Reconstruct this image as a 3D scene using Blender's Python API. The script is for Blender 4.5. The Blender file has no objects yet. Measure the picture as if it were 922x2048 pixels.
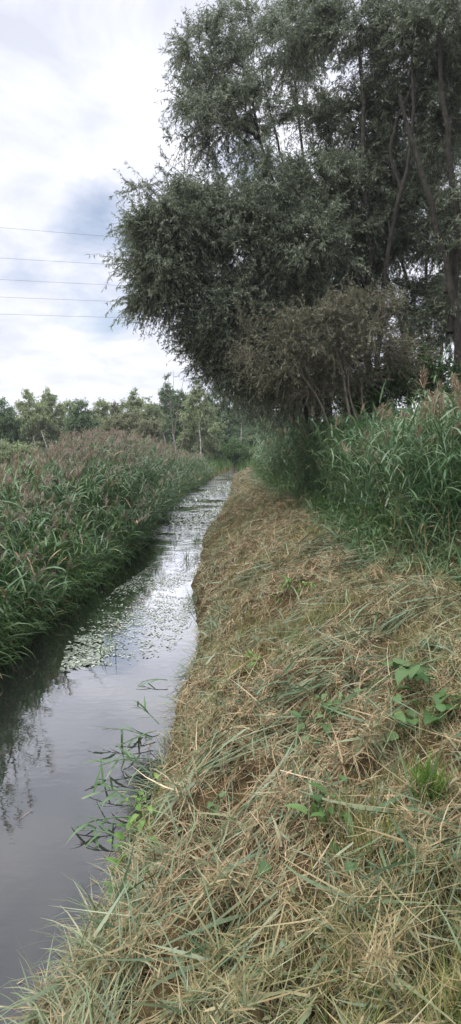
import bpy, math, numpy as np
from mathutils import Vector
R = math.radians
rng = np.random.default_rng(7)
scene = bpy.context.scene
col = scene.collection

# ------------------------------------------------------------------ camera
F = 1191.0; TH = R(6.9); EYE = 2.5
cam_d = bpy.data.cameras.new("camera"); cam = bpy.data.objects.new("camera", cam_d); col.objects.link(cam)
cam.location = (0, 0, EYE); cam.rotation_euler = (R(90) - TH, 0, 0)
cam_d.sensor_fit = 'VERTICAL'; cam_d.angle_y = 2 * math.atan(1024 / F)
cam_d.clip_start = 0.05; cam_d.clip_end = 5000
scene.camera = cam

# ------------------------------------------------------------------ world
SUN_EL, SUN_AZ = R(50), R(-100)          # azimuth from +Y, clockwise seen from above
w = bpy.data.worlds.new("World"); scene.world = w; w.use_nodes = True
nt = w.node_tree; N = nt.nodes; Lk = nt.links; N.clear()
def nd(t, **k):
    n = N.new(t)
    for a, b in k.items(): setattr(n, a, b)
    return n
def mth(op, a, b=None, clamp=False):
    n = nd('ShaderNodeMath', operation=op, use_clamp=clamp)
    for i, x in enumerate((a, b)):
        if x is None: continue
        if isinstance(x, (int, float)): n.inputs[i].default_value = x
        else: Lk.new(x, n.inputs[i])
    return n.outputs[0]
out = nd('ShaderNodeOutputWorld')
sky = nd('ShaderNodeTexSky', sky_type='NISHITA', sun_disc=False, sun_elevation=SUN_EL, sun_rotation=SUN_AZ)
bg1 = nd('ShaderNodeBackground'); bg1.inputs[1].default_value = 0.085; Lk.new(sky.outputs[0], bg1.inputs[0])
bg2 = nd('ShaderNodeBackground'); bg2.inputs[1].default_value = 1.0
tc = nd('ShaderNodeTexCoord'); sep = nd('ShaderNodeSeparateXYZ'); Lk.new(tc.outputs['Generated'], sep.inputs[0])
zz = mth('ADD', mth('MAXIMUM', sep.outputs[2], 0.0), 0.22)
cx = mth('DIVIDE', sep.outputs[0], zz); cy = mth('DIVIDE', sep.outputs[1], zz)
cmb = nd('ShaderNodeCombineXYZ'); Lk.new(cx, cmb.inputs[0]); Lk.new(cy, cmb.inputs[1])
def noise(scale, detail, rough, dist=0.0, off=0.0):
    n = nd('ShaderNodeTexNoise'); n.inputs['Scale'].default_value = scale; n.inputs['Detail'].default_value = detail
    n.inputs['Roughness'].default_value = rough; n.inputs['Distortion'].default_value = dist
    v = nd('ShaderNodeVectorMath', operation='ADD'); v.inputs[1].default_value = (off, off * 1.7, off * .3)
    Lk.new(cmb.outputs[0], v.inputs[0]); Lk.new(v.outputs[0], n.inputs['Vector']); return n.outputs['Fac']
n1 = noise(1.5, 10, .56, .3, 3.1); n2 = noise(3.8, 10, .6, .5, 9.7)
# a blue opening in the cloud deck
def hole(dx, dy, dz, rad):
    vm = nd('ShaderNodeVectorMath', operation='DISTANCE'); Lk.new(tc.outputs['Generated'], vm.inputs[0])
    v = Vector((dx, dy, dz)).normalized(); vm.inputs[1].default_value = v
    return mth('MULTIPLY', mth('SUBTRACT', 1.0, mth('DIVIDE', vm.outputs[1], rad), True), .24)
def pdir(u, v):
    a = (u - 461) / F; b = -(v - 1024) / F
    return (a, math.cos(TH) + b * math.sin(TH), -math.sin(TH) + b * math.cos(TH))
h = mth('MAXIMUM', hole(*pdir(205, 415), .095), hole(*pdir(215, 660), .10))
h = mth('MAXIMUM', h, hole(*pdir(500, 340), .12))
cov = mth('MULTIPLY', mth('SUBTRACT', mth('ADD', n1, .22), h), 1.0)
cr = nd('ShaderNodeValToRGB'); Lk.new(cov, cr.inputs[0])
cr.color_ramp.elements[0].position = .38; cr.color_ramp.elements[0].color = (.03, .03, .03, 1)
cr.color_ramp.elements[1].position = .62; cr.color_ramp.elements[1].color = (1, 1, 1, 1)
cc = nd('ShaderNodeValToRGB'); Lk.new(mth('ADD', mth('MULTIPLY', n2, .6), mth('MULTIPLY', n1, .4)), cc.inputs[0])
cc.color_ramp.elements[0].position = .40; cc.color_ramp.elements[0].color = (.68, .71, .82, 1)
cc.color_ramp.elements[1].position = .60; cc.color_ramp.elements[1].color = (1.0, 1.0, 1.06, 1)
e = cc.color_ramp.elements.new(.5); e.color = (.82, .84, .95, 1)
# cloud dimmed higher up so the near water mirrors it darker
mr = nd('ShaderNodeMapRange'); Lk.new(sep.outputs[2], mr.inputs[0])
mr.inputs[1].default_value = .46; mr.inputs[2].default_value = .66; mr.inputs[3].default_value = .70; mr.inputs[4].default_value = .56
mr2 = nd('ShaderNodeMapRange'); Lk.new(sep.outputs[2], mr2.inputs[0])      # unseen cloud overhead brightened to add light on the ground
mr2.inputs[1].default_value = .74; mr2.inputs[2].default_value = .88; mr2.inputs[3].default_value = 0; mr2.inputs[4].default_value = 2.8
Lk.new(mth('ADD', mr.outputs[0], mr2.outputs[0]), bg2.inputs[1]); Lk.new(cc.outputs[0], bg2.inputs[0])
mx = nd('ShaderNodeMixShader'); Lk.new(cr.outputs[0], mx.inputs[0]); Lk.new(bg1.outputs[0], mx.inputs[1]); Lk.new(bg2.outputs[0], mx.inputs[2])
Lk.new(mx.outputs[0], out.inputs[0])

sd = bpy.data.lights.new("sun", 'SUN'); sd.energy = 1.5; sd.angle = R(11); sd.color = (1, .95, .87)
so = bpy.data.objects.new("sun", sd); col.objects.link(so)
sv = Vector((math.sin(SUN_AZ) * math.cos(SUN_EL), math.cos(SUN_AZ) * math.cos(SUN_EL), math.sin(SUN_EL)))
so.rotation_euler = sv.to_track_quat('Z', 'Y').to_euler()
vs = scene.view_settings; vs.view_transform = 'Standard'; vs.look = 'None'; vs.exposure = 0.78; vs.gamma = 1; vs.use_curve_mapping = False
cy_ = scene.cycles
cy_.max_bounces = 6; cy_.volume_bounces = 0; cy_.diffuse_bounces = 3; cy_.glossy_bounces = 2; cy_.transmission_bounces = 3; cy_.transparent_max_bounces = 4
cy_.use_denoising = True; cy_.caustics_reflective = False; cy_.caustics_refractive = False

# ------------------------------------------------------------------ helpers
def unit(a): return a / np.maximum(np.linalg.norm(a, axis=-1, keepdims=True), 1e-9)
def tag(o, label=None, cat=None, group=None, kind=None):
    if label: o['label'] = label
    if cat: o['category'] = cat
    if group: o['group'] = group
    if kind: o['kind'] = kind
    return o
def empty(name, loc):
    o = bpy.data.objects.new(name, None); o.location = tuple(map(float, loc)); o.empty_display_size = .2; col.objects.link(o); return o
class MB:
    """collects quads (a tri repeats nothing: quads only) and links them as ONE mesh"""
    def __init__(s): s.V = []; s.Q = []; s.M = []; s.n = 0
    def add(s, V, Q, m=0):
        if len(V) == 0: return
        V = np.asarray(V, float).reshape(-1, 3); Q = np.asarray(Q, int)
        s.V.append(V); s.Q.append(Q + s.n); s.M.append(np.full(len(Q), m)); s.n += len(V)
    def build(s, name, mats, parent=None, loc=(0, 0, 0), smooth=True):
        V = np.concatenate(s.V) - np.asarray(loc, float); Q = np.concatenate(s.Q); M = np.concatenate(s.M)
        me = bpy.data.meshes.new(name)
        me.vertices.add(len(V)); me.vertices.foreach_set('co', V.astype(np.float32).ravel())
        me.loops.add(Q.size); me.loops.foreach_set('vertex_index', Q.ravel().astype(np.int32))
        me.polygons.add(len(Q)); me.polygons.foreach_set('loop_start', (np.arange(len(Q)) * 4).astype(np.int32))
        me.polygons.foreach_set('material_index', M.astype(np.int32))
        if smooth: me.polygons.foreach_set('use_smooth', np.ones(len(Q), bool))
        if not isinstance(mats, (list, tuple)): mats = [mats]
        for m in mats: me.materials.append(m)
        me.update(calc_edges=True)
        o = bpy.data.objects.new(name, me); col.objects.link(o)
        if parent: o.parent = parent
        else: o.location = tuple(map(float, loc))
        return o
def ribbons(mb, P, D, L, W, droop, nseg=3, prof=None, twist=None, m=0, curl=None, fold=None):
    """N bent strips from P along D; droop pulls them down towards the tip"""
    n = len(P)
    if n == 0: return
    P = np.asarray(P, float); D = unit(np.asarray(D, float)); L = np.broadcast_to(L, (n,)); W = np.broadcast_to(W, (n,)); droop = np.broadcast_to(droop, (n,))
    if prof is None: prof = np.interp(np.linspace(0, 1, nseg + 1), [0, .35, 1], [.7, 1, .08])
    tw = rng.uniform(-.6, .6, n) if twist is None else np.broadcast_to(twist, (n,))
    c = P.copy(); out_ = np.empty((n, nseg + 1, 2, 3)); dn = np.array([0, 0, -1.])
    up = np.where(np.abs(D[:, 2:3]) > .92, np.array([[.3, 1, 0]]), np.array([[0, 0, 1.]]))
    s0 = unit(np.cross(D, up))
    for j in range(nseg + 1):
        t = j / nseg
        d = unit(D + dn * (droop * t ** 1.3)[:, None] + (0 if curl is None else s0 * (curl * t)[:, None]))
        s = unit(np.cross(d, up) + s0 * .15)
        s = s * np.cos(tw)[:, None] + np.cross(d, s) * np.sin(tw)[:, None]
        out_[:, j, 0] = c + s * (W * prof[j] * .5)[:, None]; out_[:, j, 1] = c - s * (W * prof[j] * .5)[:, None]
        c = c + d * (L / nseg)[:, None]
    base = (np.arange(n) * (nseg + 1) * 2)[:, None] + (np.arange(nseg) * 2)[None]
    q = np.stack([base, base + 1, base + 3, base + 2], -1).reshape(-1, 4)
    mb.add(out_, q, m)
    return c
def leaves(mb, P, D, L, W, m=0):
    """lanceolate leaves: one rhombic face each"""
    n = len(P)
    if n == 0: return
    D = unit(D); r = unit(rng.normal(size=(n, 3))); s = unit(np.cross(D, r))
    L = np.broadcast_to(L, (n,))[:, None]; W = np.broadcast_to(W, (n,))[:, None]
    V = np.stack([P, P + D * L * .42 + s * W * .5, P + D * L, P + D * L * .42 - s * W * .5], 1)
    mb.add(V, np.arange(n * 4).reshape(n, 4), m)
def tubes(mb, P, Rr, k=5, m=0):
    """P (n,m,3), Rr (n,m) tapered tubes"""
    P = np.asarray(P, float); Rr = np.asarray(Rr, float); n, mm, _ = P.shape
    T = np.empty_like(P); T[:, 1:-1] = P[:, 2:] - P[:, :-2]; T[:, 0] = P[:, 1] - P[:, 0]; T[:, -1] = P[:, -1] - P[:, -2]; T = unit(T)
    ref = unit(np.cross(T[:, :1].mean(1), [.31, .57, .13]))[:, None, :]
    A = unit(ref - T * (ref * T).sum(-1, keepdims=True)); B = np.cross(T, A)
    an = np.arange(k) * 2 * math.pi / k
    V = P[:, :, None] + (A[:, :, None] * np.cos(an)[None, None, :, None] + B[:, :, None] * np.sin(an)[None, None, :, None]) * Rr[:, :, None, None]
    i = np.arange(n)[:, None, None] * mm * k + np.arange(mm - 1)[None, :, None] * k
    a = i + np.arange(k); b = i + (np.arange(k) + 1) % k
    mb.add(V, np.stack([a, b, b + k, a + k], -1).reshape(-1, 4), m)
_wr = np.random.default_rng(99)
_wv = [(_wr.normal(size=2), _wr.uniform(0, 6.28)) for _ in range(40)]
def wob(x, y, f, k=0, n=7):
    s = 0
    for i in range(n):
        d, p = _wv[(k * n + i) % 40]
        s = s + np.sin((d[0] * x + d[1] * y) * f * (1 + .37 * i) + p + i)
    return s / n

# ------------------------------------------------------------------ terrain shape
def xr(y): return np.interp(y, [-30, 0, 2.3, 2.83, 4.57, 7.3, 10, 13.4, 18, 25, 37, 45, 60, 90], [-2.0, -1.1, -.76, -.66, -.47, -.40, -.57, -.66, -.35, -.02, .1, .9, 3.5, 12]) + .05 * wob(y, y * 0, 1.6, 2) + .16 * wob(y, y * 0, 4.0, 1) + .10 * wob(y, y * 0, 11.0, 0)
def xl(y): return np.interp(y, [-30, 0, 4, 6.3, 9.8, 13.4, 18, 25, 37, 45, 60, 90], [-4.2, -3.2, -2.75, -2.6, -2.35, -2.1, -2.1, -2.15, -1.25, -.5, 1.9, 10]) + .06 * wob(y, y * 0, 1.3, 3)
def gz(x, y):
    x = np.asarray(x, float); y = np.asarray(y, float)
    s = x - xr(y); l = xl(y) - x
    crest = np.interp(y, [0, 4, 8, 14, 40], [0, 0, .02, .0, -.15])
    zr = np.interp(s, [-.5, -.08, 0, .16, .55, 1.15, 2.0, 3.0, 6, 30], [-.5, -.3, -.06, .33, .60, .88, 1.07, 1.22, 1.3, 1.0])
    zr = zr + crest * np.clip(s, 0, 1)
    zl = np.interp(l, [-.5, 0, .35, 1.2, 30, 90], [-.5, -.05, .12, .22, .35, .55])
    z = np.where(s > -.5, zr, np.where(l > -.5, zl, -.5))
    mask = np.clip(s * 2, 0, 1) + np.clip(l * 2, 0, 1)
    near = np.clip(1 - np.hypot(x, y) / 60, 0, 1)
    z = z + mask * near * (.09 * wob(x, y, 2.2, 0) + .15 * wob(x, y, 6.5, 1) + .11 * wob(x, y, 14, 4))
    return z
def at(u, v, Y):
    d = pdir(u, v); t = Y / d[1]; return np.array([d[0] * t, Y, EYE + d[2] * t])
def gp(u, v):
    d = np.array(pdir(u, v)); t = .8
    while t < 200:
        p = d * t + (0, 0, EYE)
        if p[2] <= max(gz(p[0], p[1]), 0): break
        t *= 1.004
    return p

# ------------------------------------------------------------------ materials
def mat(name, build):
    m = bpy.data.materials.new(name); m.use_nodes = True; t = m.node_tree; t.nodes.clear()
    o = t.nodes.new('ShaderNodeOutputMaterial'); build(t, o); return m
def ramp(t, src, stops):
    r = t.nodes.new('ShaderNodeValToRGB'); t.links.new(src, r.inputs[0]); el = r.color_ramp.elements
    while len(el) > 1: el.remove(el[-1])
    el[0].position = stops[0][0]; el[0].color = (*stops[0][1], 1)
    for p, c in stops[1:]: q = el.new(p); q.color = (*c, 1)
    return r.outputs[0]
def tnoise(t, scale, detail=4, rough=.5):
    g = t.nodes.new('ShaderNodeNewGeometry'); n = t.nodes.new('ShaderNodeTexNoise'); n.inputs['Scale'].default_value = scale
    n.inputs['Detail'].default_value = detail; n.inputs['Roughness'].default_value = rough
    t.links.new(g.outputs['Position'], n.inputs['Vector']); return n.outputs['Fac']
def m_blade(name, stops, stops2=None, patch=1.0, rough=.5, transl=.25, spec=.35, lo=.42, hi=.58):
    """thin plant matter: colour by blade, drifting between two palettes over the ground"""
    def b(t, o):
        g = t.nodes.new('ShaderNodeNewGeometry'); rnd = g.outputs['Random Per Island']
        c = ramp(t, rnd, stops)
        if stops2:
            c2 = ramp(t, rnd, stops2); n = tnoise(t, patch, 3)
            mr = t.nodes.new('ShaderNodeMapRange'); mr.inputs[1].default_value = lo; mr.inputs[2].default_value = hi; t.links.new(n, mr.inputs[0])
            mx = t.nodes.new('ShaderNodeMix'); mx.data_type = 'RGBA'; t.links.new(mr.outputs[0], mx.inputs[0]); t.links.new(c, mx.inputs[6]); t.links.new(c2, mx.inputs[7]); c = mx.outputs[2]
        p = t.nodes.new('ShaderNodeBsdfPrincipled'); p.inputs['Roughness'].default_value = rough; p.inputs['Specular IOR Level'].default_value = spec
        t.links.new(c, p.inputs['Base Color'])
        tr = t.nodes.new('ShaderNodeBsdfTranslucent'); t.links.new(c, tr.inputs[0])
        ms = t.nodes.new('ShaderNodeMixShader'); ms.inputs[0].default_value = transl
        t.links.new(p.outputs[0], ms.inputs[1]); t.links.new(tr.outputs[0], ms.inputs[2]); t.links.new(ms.outputs[0], o.inputs[0])
    return mat(name, b)
def m_solid(name, c1, c2, scale=6, rough=.8, bump=0.0, bscale=20, spec=.3):
    def b(t, o):
        p = t.nodes.new('ShaderNodeBsdfPrincipled'); p.inputs['Roughness'].default_value = rough; p.inputs['Specular IOR Level'].default_value = spec
        t.links.new(ramp(t, tnoise(t, scale, 6, .6), [(.35, c1), (.65, c2)]), p.inputs['Base Color'])
        if bump:
            bn = t.nodes.new('ShaderNodeBump'); bn.inputs['Strength'].default_value = bump; bn.inputs['Distance'].default_value = .05
            t.links.new(tnoise(t, bscale, 6, .65), bn.inputs['Height']); t.links.new(bn.outputs[0], p.inputs['Normal'])
        t.links.new(p.outputs[0], o.inputs[0])
    return mat(name, b)
TAN = [(0, (.10, .07, .035)), (.25, (.30, .22, .12)), (.5, (.43, .33, .19)), (.75, (.18, .13, .07)), (1, (.60, .48, .31))]
OLV = [(0, (.09, .10, .04)), (.3, (.30, .235, .12)), (.6, (.17, .185, .075)), (.8, (.40, .32, .18)), (1, (.10, .15, .06))]
GRN = [(0, (.045, .085, .035)), (.4, (.075, .13, .06)), (.7, (.12, .175, .095)), (1, (.20, .24, .14))]
GRN2 = [(0, (.055, .105, .035)), (.5, (.10, .17, .05)), (1, (.17, .22, .07))]
M = {}
M['hay'] = m_blade('dry_cut_hay', TAN, OLV, .9, .6, .15, .25, .48, .68)
M['stub'] = m_blade('grass_stubble', OLV, [(0, (.10, .16, .04)), (.5, (.22, .26, .07)), (.8, (.38, .30, .13)), (1, (.17, .24, .06))], 1.1, .55, .25)
M['cut'] = m_blade('cut_green_reed', GRN, [(0, (.10, .14, .07)), (.5, (.16, .20, .10)), (1, (.28, .26, .14))], 1.4, .42, .15, .45)
M['reed'] = m_blade('reed_leaf', [(0, (.045, .098, .038)), (.4, (.085, .158, .062)), (.8, (.135, .215, .095)), (.98, (.16, .20, .10)), (1, (.28, .24, .12))],
                    [(0, (.04, .10, .03)), (.6, (.08, .165, .045)), (1, (.14, .21, .075))], .7, .40, .28, .5)
M['reedb'] = m_blade('blue_green_reed_leaf', [(0, (.055, .11, .048)), (.4, (.125, .20, .08)), (.8, (.16, .235, .12)), (.98, (.20, .25, .12)), (1, (.36, .30, .14))],
                     [(0, (.04, .10, .035)), (.6, (.085, .17, .065)), (1, (.14, .21, .10))], .9, .38, .28, .5)
M['plume'] = m_blade('reed_plume', [(0, (.20, .155, .115)), (.5, (.30, .24, .185)), (1, (.40, .34, .27))], None, 1, .8, .3, .1)
M['plumet'] = m_blade('tan_reed_plume', [(0, (.20, .145, .095)), (.5, (.29, .22, .15)), (1, (.38, .31, .22))], None, 1, .8, .3, .1)
M['dead'] = m_blade('dead_reed', [(0, (.18, .11, .06)), (.5, (.34, .23, .12)), (1, (.46, .34, .20))], None, 1, .6, .1)
M['herb'] = m_blade('bank_herbs', [(0, (.045, .095, .025)), (.5, (.075, .15, .04)), (1, (.12, .20, .06))], None, 1, .5, .3)
M['weed'] = m_blade('weed_leaf', [(0, (.055, .105, .035)), (.5, (.085, .145, .055)), (1, (.15, .21, .10))], None, 1, .7, .25, .15)
M['bright'] = m_blade('bright_grass', [(0, (.08, .18, .03)), (.5, (.13, .24, .045)), (1, (.20, .29, .07))], None, 1, .5, .35)
M['willow'] = m_blade('willow_leaf', [(0, (.085, .12, .065)), (.5, (.155, .195, .12)), (.85, (.24, .275, .18)), (1, (.35, .38, .27))], None, 1, .42, .40, .5)
M['willow2'] = m_blade('grey_willow_leaf', [(0, (.075, .085, .045)), (.5, (.12, .125, .068)), (1, (.22, .215, .13))], None, 1, .5, .22, .4)
M['bark'] = m_solid('willow_bark', (.040, .036, .030), (.085, .078, .066), 9, .9, .8, 30, .1)
M['birchbark'] = m_solid('birch_bark', (.14, .13, .11), (.55, .53, .48), 5, .8)
M['twig'] = m_solid('grey_twig', (.13, .11, .085), (.24, .20, .16), 8, .8)
M['soil'] = m_solid('bank_soil', (.035, .024, .014), (.10, .075, .04), 7, .95, .9, 25, .1)
def gbuild(t, o):
    p = t.nodes.new('ShaderNodeBsdfPrincipled'); p.inputs['Roughness'].default_value = .95; p.inputs['Specular IOR Level'].default_value = .1
    a = ramp(t, tnoise(t, 9, 8, .7), [(.3, (.030, .021, .011)), (.5, (.085, .06, .028)), (.7, (.15, .11, .05))])
    t.links.new(a, p.inputs['Base Color'])
    bn = t.nodes.new('ShaderNodeBump'); bn.inputs['Strength'].default_value = .9; bn.inputs['Distance'].default_value = .05
    t.links.new(tnoise(t, 30, 6, .7), bn.inputs['Height']); t.links.new(bn.outputs[0], p.inputs['Normal']); t.links.new(p.outputs[0], o.inputs[0])
M['ground'] = mat('bank_earth', gbuild)
def wbuild(t, o):
    # dark murky body under a reflecting surface; small ripples, stronger in the far riffles
    g = t.nodes.new('ShaderNodeNewGeometry'); sp = t.nodes.new('ShaderNodeSeparateXYZ'); t.links.new(g.outputs['Position'], sp.inputs[0])
    def nz(sc, det, vec, rough=.5):
        mp = t.nodes.new('ShaderNodeMapping'); mp.inputs['Scale'].default_value = vec; t.links.new(g.outputs['Position'], mp.inputs[0])
        n = t.nodes.new('ShaderNodeTexNoise'); n.inputs['Scale'].default_value = sc; n.inputs['Detail'].default_value = det; n.inputs['Roughness'].default_value = rough
        t.links.new(mp.outputs[0], n.inputs['Vector']); return n.outputs['Fac']
    def mt(op, a, b, c=False):
        n = t.nodes.new('ShaderNodeMath'); n.operation = op; n.use_clamp = c
        for i, x in enumerate((a, b)):
            if isinstance(x, (int, float)): n.inputs[i].default_value = x
            else: t.links.new(x, n.inputs[i])
        return n.outputs[0]
    mr = t.nodes.new('ShaderNodeMapRange'); mr.inputs[1].default_value = 12.5; mr.inputs[2].default_value = 15.5; t.links.new(sp.outputs[1], mr.inputs[0])
    band = mt('MULTIPLY', mt('SUBTRACT', nz(.8, 4, (.5, 1, 1), .6), .45), 6, True)
    rif = mt('MULTIPLY', mr.outputs[0], band)
    small = nz(7, 3, (1, 1.6, 1)); soft = nz(1.6, 2, (1, 1, 1)); rip = nz(5, 5, (1, 2.2, 1), .65)
    hgt = mt('ADD', mt('ADD', mt('MULTIPLY', small, .0012), mt('MULTIPLY', soft, .003)), mt('MULTIPLY', mt('MULTIPLY', rip, rif), .09))
    bn = t.nodes.new('ShaderNodeBump'); bn.inputs['Strength'].default_value = 1.0; bn.inputs['Distance'].default_value = 1.0
    t.links.new(hgt, bn.inputs['Height'])
    df = t.nodes.new('ShaderNodeBsdfDiffuse'); df.inputs[0].default_value = (.016, .017, .015, 1)
    gl = t.nodes.new('ShaderNodeBsdfGlossy'); gl.inputs['Roughness'].default_value = .015; gl.inputs[0].default_value = (1, 1, 1, 1)
    t.links.new(bn.outputs[0], gl.inputs['Normal'])
    fr = t.nodes.new('ShaderNodeFresnel'); fr.inputs[0].default_value = 1.34; t.links.new(bn.outputs[0], fr.inputs['Normal'])
    ms = t.nodes.new('ShaderNodeMixShader'); t.links.new(mt('ADD', mt('MULTIPLY', fr.outputs[0], 4.2), .03, True), ms.inputs[0]); t.links.new(df.outputs[0], ms.inputs[1]); t.links.new(gl.outputs[0], ms.inputs[2])
    t.links.new(ms.outputs[0], o.inputs[0])
M['water'] = mat('stream_water', wbuild)
M['pad'] = m_blade('floating_leaf', [(0, (.12, .15, .10)), (.5, (.25, .28, .20)), (1, (.42, .44, .36))], None, 1, .14, .0, 1.0)
M['wire'] = m_solid('cable_metal', (.10, .10, .11), (.14, .14, .15), 1, .5)

# ------------------------------------------------------------------ setting
def warp(a, b, n, c, tight):
    """grid lines crowded round c"""
    t = np.linspace(math.asinh((a - c) / tight), math.asinh((b - c) / tight), n); return c + tight * np.sinh(t)
gx = warp(-420, 420, 400, .3, 2.2); gy = warp(-60, 640, 500, 3, 4.0)
X, Y = np.meshgrid(gx, gy); Z = gz(X, Y)
V = np.stack([X, Y, Z], -1).reshape(-1, 3); nx, ny = len(gx), len(gy)
ii = (np.arange(ny - 1)[:, None] * nx + np.arange(nx - 1)[None]).ravel()
mb = MB(); mb.add(V, np.stack([ii, ii + 1, ii + 1 + nx, ii + nx], -1)); tag(mb.build('ground', M['ground']), kind='structure')
ys = np.concatenate([np.arange(-30, 45, .5), np.arange(45, 95, 2)]); a = np.stack([xl(ys) - .45, ys, ys * 0], -1); b = np.stack([xr(ys) + .45, ys, ys * 0], -1)
mb = MB(); V = np.stack([a, b], 1).reshape(-1, 3); k = np.arange(len(ys) - 1) * 2
mb.add(V, np.stack([k, k + 1, k + 3, k + 2], -1)); tag(mb.build('stream_water', M['water']), kind='structure')

# the damp air that greys the far trees
def hz(t, o):
    v = t.nodes.new('ShaderNodeVolumePrincipled'); v.inputs['Color'].default_value = (.93, .96, 1, 1); v.inputs['Density'].default_value = .0007; v.inputs['Anisotropy'].default_value = .2
    t.links.new(v.outputs[0], o.inputs['Volume'])
M['haze'] = mat('haze_air', hz)
mb = MB(); bx = np.array([[x, y, z] for z in (-1.6, 62) for y in (-64, 645) for x in (-425, 425)], float)
mb.add(bx, [[0, 2, 3, 1], [4, 5, 7, 6], [0, 1, 5, 4], [1, 3, 7, 5], [3, 2, 6, 7], [2, 0, 4, 6]]); tag(mb.build('haze', M['haze'], smooth=False), kind='stuff')

# ------------------------------------------------------------------ trees
def poly(pts, m):
    pts = np.asarray(pts, float); d = np.r_[0, np.cumsum(np.linalg.norm(np.diff(pts, axis=0), axis=1))]; t = np.linspace(0, d[-1], m)
    c = np.stack([np.interp(t, d, pts[:, i]) for i in range(3)], -1)
    for _ in range(2): c[1:-1] = (c[:-2] + 2 * c[1:-1] + c[2:]) / 4
    return c
def bez(p0, p3, d0, m, jit=.05, drop=0.0):
    L = np.linalg.norm(p3 - p0, axis=-1, keepdims=True); c1 = p0 + d0 * L * .45; t = np.linspace(0, 1, m)[None, :, None]
    P = (1 - t) ** 2 * p0[:, None] + 2 * t * (1 - t) * c1[:, None] + t ** 2 * p3[:, None]
    j = rng.normal(size=P.shape) * jit * L[:, None]; j[:, 0] = 0; return P + j
def make_tree(name, label, cat, stems, lobes, leaf, twign, leafn, mats, group=None, twigL=(.35, .8), droop=.5, leafclump=0, limbs=(.5, 5), k=6, leafdown=.5):
    """stems: [(pts, r0, r1)], lobes: [(centre, radii, n_branches)]; leaf: (length, width)"""
    base = np.array(stems[0][0][0], float); root = empty(name, base); tag(root, label, cat, group)
    tb, bb, cb = MB(), MB(), MB(); NP, NR, ND = [], [], []
    for pts, r0, r1 in stems:
        c = poly(pts, 16); jj = rng.normal(size=(15, 3)) * r0 * .5; jj[1:-1] = (jj[:-2] + jj[1:-1] + jj[2:]) / 3; c[1:] += jj; c[0, 2] -= .25
        r = np.linspace(1, 0, 16) ** .8 * (r0 - r1) + r1; r = r * (.60 if r0 > .1 else .75); r[0] *= 1.35
        tubes(tb, c[None], r[None], 8)
        NP.append(c[2:]); NR.append(r[2:]); ND.append(unit(np.diff(c, axis=0, prepend=c[:1]))[2:])
    NP, NR, ND = map(np.concatenate, (NP, NR, ND))
    BP, BR, BD = [], [], []
    for cen, rad, nb in lobes:
        cen = np.array(cen, float); rad = np.array(rad, float)
        for lev, nn in ((1, max(3, nb // 8)), (2, nb)):
            u = unit(rng.normal(size=(nn, 3))); rr = rng.uniform(.3, .75, (nn, 1)) if lev == 1 else rng.uniform(.25, 1, (nn, 1)) ** .5
            ph = rng.uniform(0, 6.28, 3); lump = .82 + .30 * np.sin(3.1 * u[:, :1] + ph[0]) * np.sin(2.7 * u[:, 1:2] + ph[1]) + .22 * np.sin(5.3 * u[:, 2:3] + ph[2]) + .12 * rng.normal(size=(nn, 1)).clip(-1, 2); T = cen + u * rr * rad * lump
            P = np.concatenate([NP] + BP); Rr = np.concatenate([NR] + BR); D = np.concatenate([ND] + BD)
            dist = np.linalg.norm(T[:, None] - P[None], axis=-1); cost = dist + 1.3 * np.maximum(0, P[None, :, 2] - T[:, None, 2] + .15 * dist)
            ix = cost.argmin(1); mm = 9 if lev == 1 else 6
            d0 = unit(D[ix] * .5 + unit(T - P[ix]) * .7 + np.array([0, 0, .35]))
            C = bez(P[ix], T, d0, mm, .025)
            ln = np.linalg.norm(T - P[ix], axis=1); r0 = np.minimum(Rr[ix] * .75, .012 + .016 * ln if lev == 1 else .006 + .010 * ln)
            r = r0[:, None] * np.linspace(1, .25, mm)[None]
            tubes(bb, C, r, 5 if lev == 1 else 3)
            BP.append(C[:, 2:].reshape(-1, 3)); BR.append(r[:, 2:].ravel()); BD.append(unit(C[:, 2:] - C[:, 1:-1]).reshape(-1, 3))
            if lev == 2:
                # twigs grow along the outer half of every branch
                q = rng.integers(0, nn, nn * twign); f = rng.uniform(.35, 1, len(q)); fi = f * (mm - 1); i0 = np.minimum(fi.astype(int), mm - 2); ff = (fi - i0)[:, None]
                p0 = C[q, i0] * (1 - ff) + C[q, i0 + 1] * ff; bd = unit(C[q, i0 + 1] - C[q, i0])
                outw = unit((p0 - cen) / rad)
                d = unit(bd * .6 + rng.normal(size=p0.shape) * .55 + outw * .5 + np.array([0, 0, .15])); tl = rng.uniform(*twigL, len(q))
                p3 = p0 + d * tl[:, None] + np.array([0, 0, -1.]) * (tl * droop * rng.uniform(.2, 1, len(q)))[:, None]
                tw = bez(p0, p3, d, 4, .02); tubes(bb, tw, np.broadcast_to(np.array([1, .8, .6, .35]) * .0045 * (1 + leafclump * 2), (len(q), 4)), 3)
                qq = np.repeat(np.arange(len(q)), leafn); f = rng.uniform(.08, 1.0, len(qq)) * 3; i0 = np.minimum(f.astype(int), 2); ff = (f - i0)[:, None]
                lp = tw[qq, i0] * (1 - ff) + tw[qq, i0 + 1] * ff; ld = unit(tw[qq, i0 + 1] - tw[qq, i0])
                if leafclump: lp = lp + rng.normal(size=lp.shape) * leafclump
                ld = unit(ld * .6 + rng.normal(size=lp.shape) * .6 + np.array([0, 0, -leafdown]))
                leaves(cb, lp, ld, leaf[0] * rng.uniform(.6, 1.25, len(lp)), leaf[1] * rng.uniform(.7, 1.2, len(lp)))
    # child meshes are in root-local coordinates
    for b, nm, mt in ((tb, 'trunk', mats[0]), (bb, 'branches', mats[1]), (cb, 'crown', mats[2])):
        b.build(nm, mt, root, base, smooth=(nm != 'crown'))
    return root

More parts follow.
